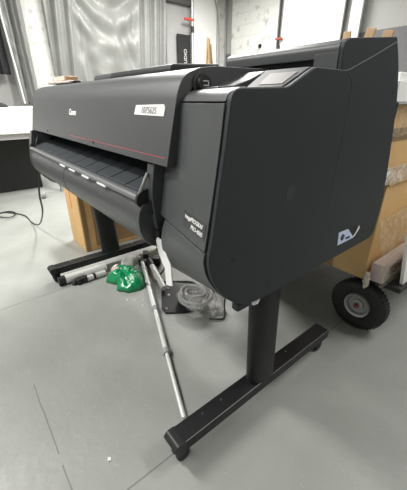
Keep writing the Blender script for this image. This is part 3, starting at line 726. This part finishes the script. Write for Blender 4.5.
# ---------------------------------------------------------------- floor clutter
def stick(name, a, b, r, m, parent): return Tube(name, [a, b], r, m, parent, n=14)
t = thing('silver_tube', 'thick silver tube with black end beside left stand foot', 'tube', (-1.36, .05, 0))
stick('tube', (-1.356, -.045, .0285), (-1.352, .21, .0285), .028, M['tube'], t)
stick('end_cap', (-1.357, -.085, .0285), (-1.356, -.045, .0285), .0283, M['dark'], t)
t = thing('tripod_leg', 'short silver tube with black clamp lying by green bag', 'tube', (-1.29, .1, 0))
stick('tube', (-1.300, .065, .0185), (-1.300, .185, .0185), .018, M['tube'], t)
stick('ring', (-1.300, .105, .0195), (-1.300, .120, .0195), .0193, M['dark'], t)
bm = bmesh.new(); box(bm, (-1.325, .0, 0), (-1.285, .04, .035), RZ(20)); box(bm, (-1.315, .04, .005), (-1.28, .068, .04), RZ(-10)); box(bm, (-1.318, -.02, 0), (-1.295, .002, .02), RZ(40)); link('clamp', to_mesh(bm), M['dark'], t, bevel=.004)

t = thing('light_stand', 'folded silver light stand lying on the floor under the printer', 'stand', (-.8, .3, 0))
A = Vector((-1.245, .425, .035)); B = Vector((-.175, .0, .012))
L = B - A
stick('pole', A, A + L * .45, .0125, M['tube'], t); stick('pole', A + L * .45, A + L * .72, .0105, M['tube'], t); stick('pole', A + L * .72, B, .0085, M['tube'], t)
for f_ in (.45, .72, .25): stick('collar', A + L * (f_ - .012), A + L * (f_ + .012), .0155, M['metal' if f_ == .25 else 'pipe'], t)
stick('brace', Vector((-1.20, .455, .05)), Vector((-.885, .368, .035)), .017, M['tube'], t)
stick('brace_joint', Vector((-1.215, .459, .05)), Vector((-1.14, .439, .047)), .021, M['dark'], t)
bm = bmesh.new()
box(bm, (-1.29, .42, .0), (-1.21, .48, .05), RZ(25)); box(bm, (-1.33, .46, .02), (-1.26, .50, .075), RZ(-30)); box(bm, (-1.24, .49, .0), (-1.18, .53, .06), RZ(40)); link('clamp_head', to_mesh(bm), M['dark'], t, bevel=.008)
t = thing('base_plate', 'flat black plate lying beside the plastic-wrapped coil', 'plate', (-.72, .36, 0))
bm = bmesh.new(); pts = [(-.945, .385), (-.935, .475), (-.86, .535), (-.64, .40), (-.655, .35), (-.715, .268), (-.76, .272)]
q0 = [bm.verts.new((x, y, 0)) for x, y in pts]; q1 = [bm.verts.new((x, y, .012)) for x, y in pts]
bm.faces.new(q0[::-1]); bm.faces.new(q1)
for i in range(7): bm.faces.new((q0[i], q0[(i + 1) % 7], q1[(i + 1) % 7], q1[i]))
link('plate', to_mesh(bm), M['dark'], t, bevel=.003)
for x, y in ((-.90, .40), (-.74, .29), (-.84, .37)): Lathe('bolt', [(0, .004), (.007, .004), (.007, 0), (0, 0)], (x, y, .0115), (0, 0, 1), M['metal'], t, n=10)

M['coil'] = mat('grey_white_cable', (.50, .50, .49), .45)
M['thin_bag'] = film_mat('thin_clear_bag', .22, (.9, .9, .88))
# coil in a plastic bag
t = thing('wrapped_coil', 'coiled white cable in a crumpled clear plastic bag on the floor', 'coil', (-.61, .46, 0))
bm = bmesh.new(); cen = Vector((-.685, .445, .013)); sp = []
for k in range(0, 420):
    a = k * 2 * PI / 48; turn = k / 420
    r = .066 + .020 * math.sin(k * .0613) + .006 * noise.noise(Vector((k * .05, 1, 1))); sp.append(cen + Vector((r * 1.15 * math.cos(a), r * math.sin(a), .024 + .045 * turn + .008 * math.sin(k * .17))))
tube(bm, sp, .0065, 8); link('coil', to_mesh(bm), M['coil'], t, smooth=True)
bm = bmesh.new(); R = []
for j in range(17):
    v = j / 16; rr_ = []
    for i in range(64):
        a = 2 * PI * i / 64; ph = v * PI
        e = 1 + .22 * noise.noise(Vector((math.cos(a) * 2, math.sin(a) * 2, 4)))
        r = (.108 * math.sin(ph) ** .7) * e; z = .052 - .05 * math.cos(ph)
        if v > .5: z -= .045 * math.exp(-(r / .05) ** 2)
        nn = noise.noise(Vector((math.cos(a) * r * 60, math.sin(a) * r * 60, v * 9))) * .010 + abs(noise.noise(Vector((math.cos(a) * r * 130, math.sin(a) * r * 130, v * 3)))) * .008
        rr_.append(bm.verts.new((cen.x + r * 1.18 * math.cos(a) + .01, cen.y + r * .92 * math.sin(a), max(.0008, .013 + z * .8 + (nn if v > .3 else 0)))))
    R.append(rr_)
for a, b in zip(R, R[1:]):
    for i in range(64): bm.faces.new((a[i], a[(i + 1) % 64], b[(i + 1) % 64], b[i]))
link('plastic_bag', to_mesh(bm), M['thin_bag'], t, smooth=True)
Tube('loose_cable_end', curve_pts([(-.74, .66, .006), (-.64, .61, .05), (-.57, .56, .075), (-.545, .53, .05), (-.50, .49, .010), (-.50, .46, .006), (-.54, .42, .006)], 10), .004, M['dark'], t, n=8)
o = blob('bag_tail', [(-.575, .43), (-.53, .47), (-.51, .52), (-.56, .53), (-.60, .50)], .03, M['bag'], amp=.02, fs=25, seed=5)
o.parent = t; o.data.transform(Matrix.Translation(-Vector(t.location)))

# cables
def cable(lab, pts, r, name='power_cable'):
    o = Tube(name, curve_pts(pts, 10), r, M['dark'], n=8); tag(o, lab, 'cable'); origin(o, pts[0][:2] + (0,)); return o
cable('thin black cable running behind the silver light stand', [(-1.18, .60, .006), (-1.05, .42, .006), (-1.0, .41, .006), (-.93, .50, .006), (-.87, .56, .006), (-.75, .58, .006), (-.68, .66, .006)], .006)
cable('black cable with a loop lying on floor left of printer', [(-1.594, .0, .66), (-1.67, -.02, .50), (-1.82, .0, .33), (-2.25, .03, .10), (-2.6, .03, .008), (-2.85, .02, .008), (-3.02, -.06, .008), (-3.10, -.14, .008), (-3.0, -.20, .012), (-2.86, -.10, .018), (-2.95, -.04, .02), (-3.1, -.10, .008), (-3.0, -.30, .008), (-2.9, -.45, .008)], .0055)

# green bag and papers
gb = blob('plastic_bag', [(-1.285, .235), (-1.30, .30), (-1.26, .335), (-1.17, .375), (-1.07, .35), (-1.01, .31), (-1.0, .26), (-1.03, .19), (-1.09, .165), (-1.13, .195), (-1.20, .155), (-1.25, .17)], .068, M['green'], amp=.030, fs=16, seed=11)
tag(gb, 'bright green plastic bag with round print on the floor', 'bag'); origin(gb, (-1.15, .26, 0))
lg = Lathe('round_print', [(0, .002), (.022, .002), (.022, 0), (0, 0)], (-1.20, .218, .072), (.3, -.45, .8), mat('brown_print', (.28, .10, .05), .5), gb, n=20)
Lathe('round_print_ring', [(.009, .003), (.014, .003), (.014, .0015), (.009, .0015)], (-1.20, .218, .072), (.3, -.45, .8), M['paper'], lg, n=20)
o = blob('paper_sheet', [(-1.31, .225), (-1.325, .27), (-1.31, .29), (-1.29, .28), (-1.285, .245)], .04, M['paper'], amp=.012, fs=20, seed=21)
tag(o, 'white paper corner sticking out left of the green bag', 'paper'); origin(o, (-1.31, .25, 0))
o = blob('paper_sheet', [(-1.38, .325), (-1.385, .44), (-1.34, .475), (-1.315, .45), (-1.295, .39), (-1.305, .345), (-1.34, .315)], .05, M['paper'], amp=.03, fs=26, seed=31)
tag(o, 'crumpled white paper behind the green bag', 'paper'); origin(o, (-1.25, .43, 0))
o = blob('paper_sheet', [(-1.15, .38), (-1.16, .395), (-1.13, .398), (-1.11, .382), (-1.12, .376)], .05, M['packet'], amp=.02, fs=18, seed=41)
tag(o, 'pinkish paper wrapper between green bag and light stand', 'paper'); origin(o, (-1.08, .39, 0))

# scraps
def scrap(x, y, s, lab, seed):
    random.seed(seed); bm = bmesh.new(); n = 6
    a = [bm.verts.new((x + s * (.7 + .5 * random.random()) * math.cos(2 * PI * k / n), y + s * (.7 + .5 * random.random()) * math.sin(2 * PI * k / n), .0005)) for k in range(n)]
    b = [bm.verts.new((v.co.x, v.co.y, .0025 + .002 * random.random())) for v in a]
    bm.faces.new(a[::-1]); bm.faces.new(b)
    for k in range(n): bm.faces.new((a[k], a[(k + 1) % n], b[(k + 1) % n], b[k]))
    o = link('paper_scrap', to_mesh(bm), M['foam']); tag(o, lab, 'scrap'); origin(o, (x, y, 0))
scrap(-.216, -.258, .007, 'small white paper scrap on the floor at the bottom left', 1)
for k, (x, y) in enumerate(((-.93, .20), (-.90, .235), (-.96, .17), (-.86, .21))):
    scrap(x, y, .004, 'tiny white crumb on the floor in front of green bag', 10 + k)
    bpy.data.objects[-1] if False else None
for o in list(bpy.data.objects):
    if o.get('label', '').startswith('tiny white crumb'): o['group'] = 'crumbs in front of the green bag'
# far caster under the left end
t = Lathe('loose_caster', [(0, -.02), (.035, -.02), (.04, -.012), (.04, .012), (.035, .02), (0, .02)], (-3.40, .33, .04), (.3, 1, 0), M['pipe'], n=20)
tag(t, 'small grey caster on the floor beyond printer left end', 'caster'); origin(t, (-3.40, .33, 0))
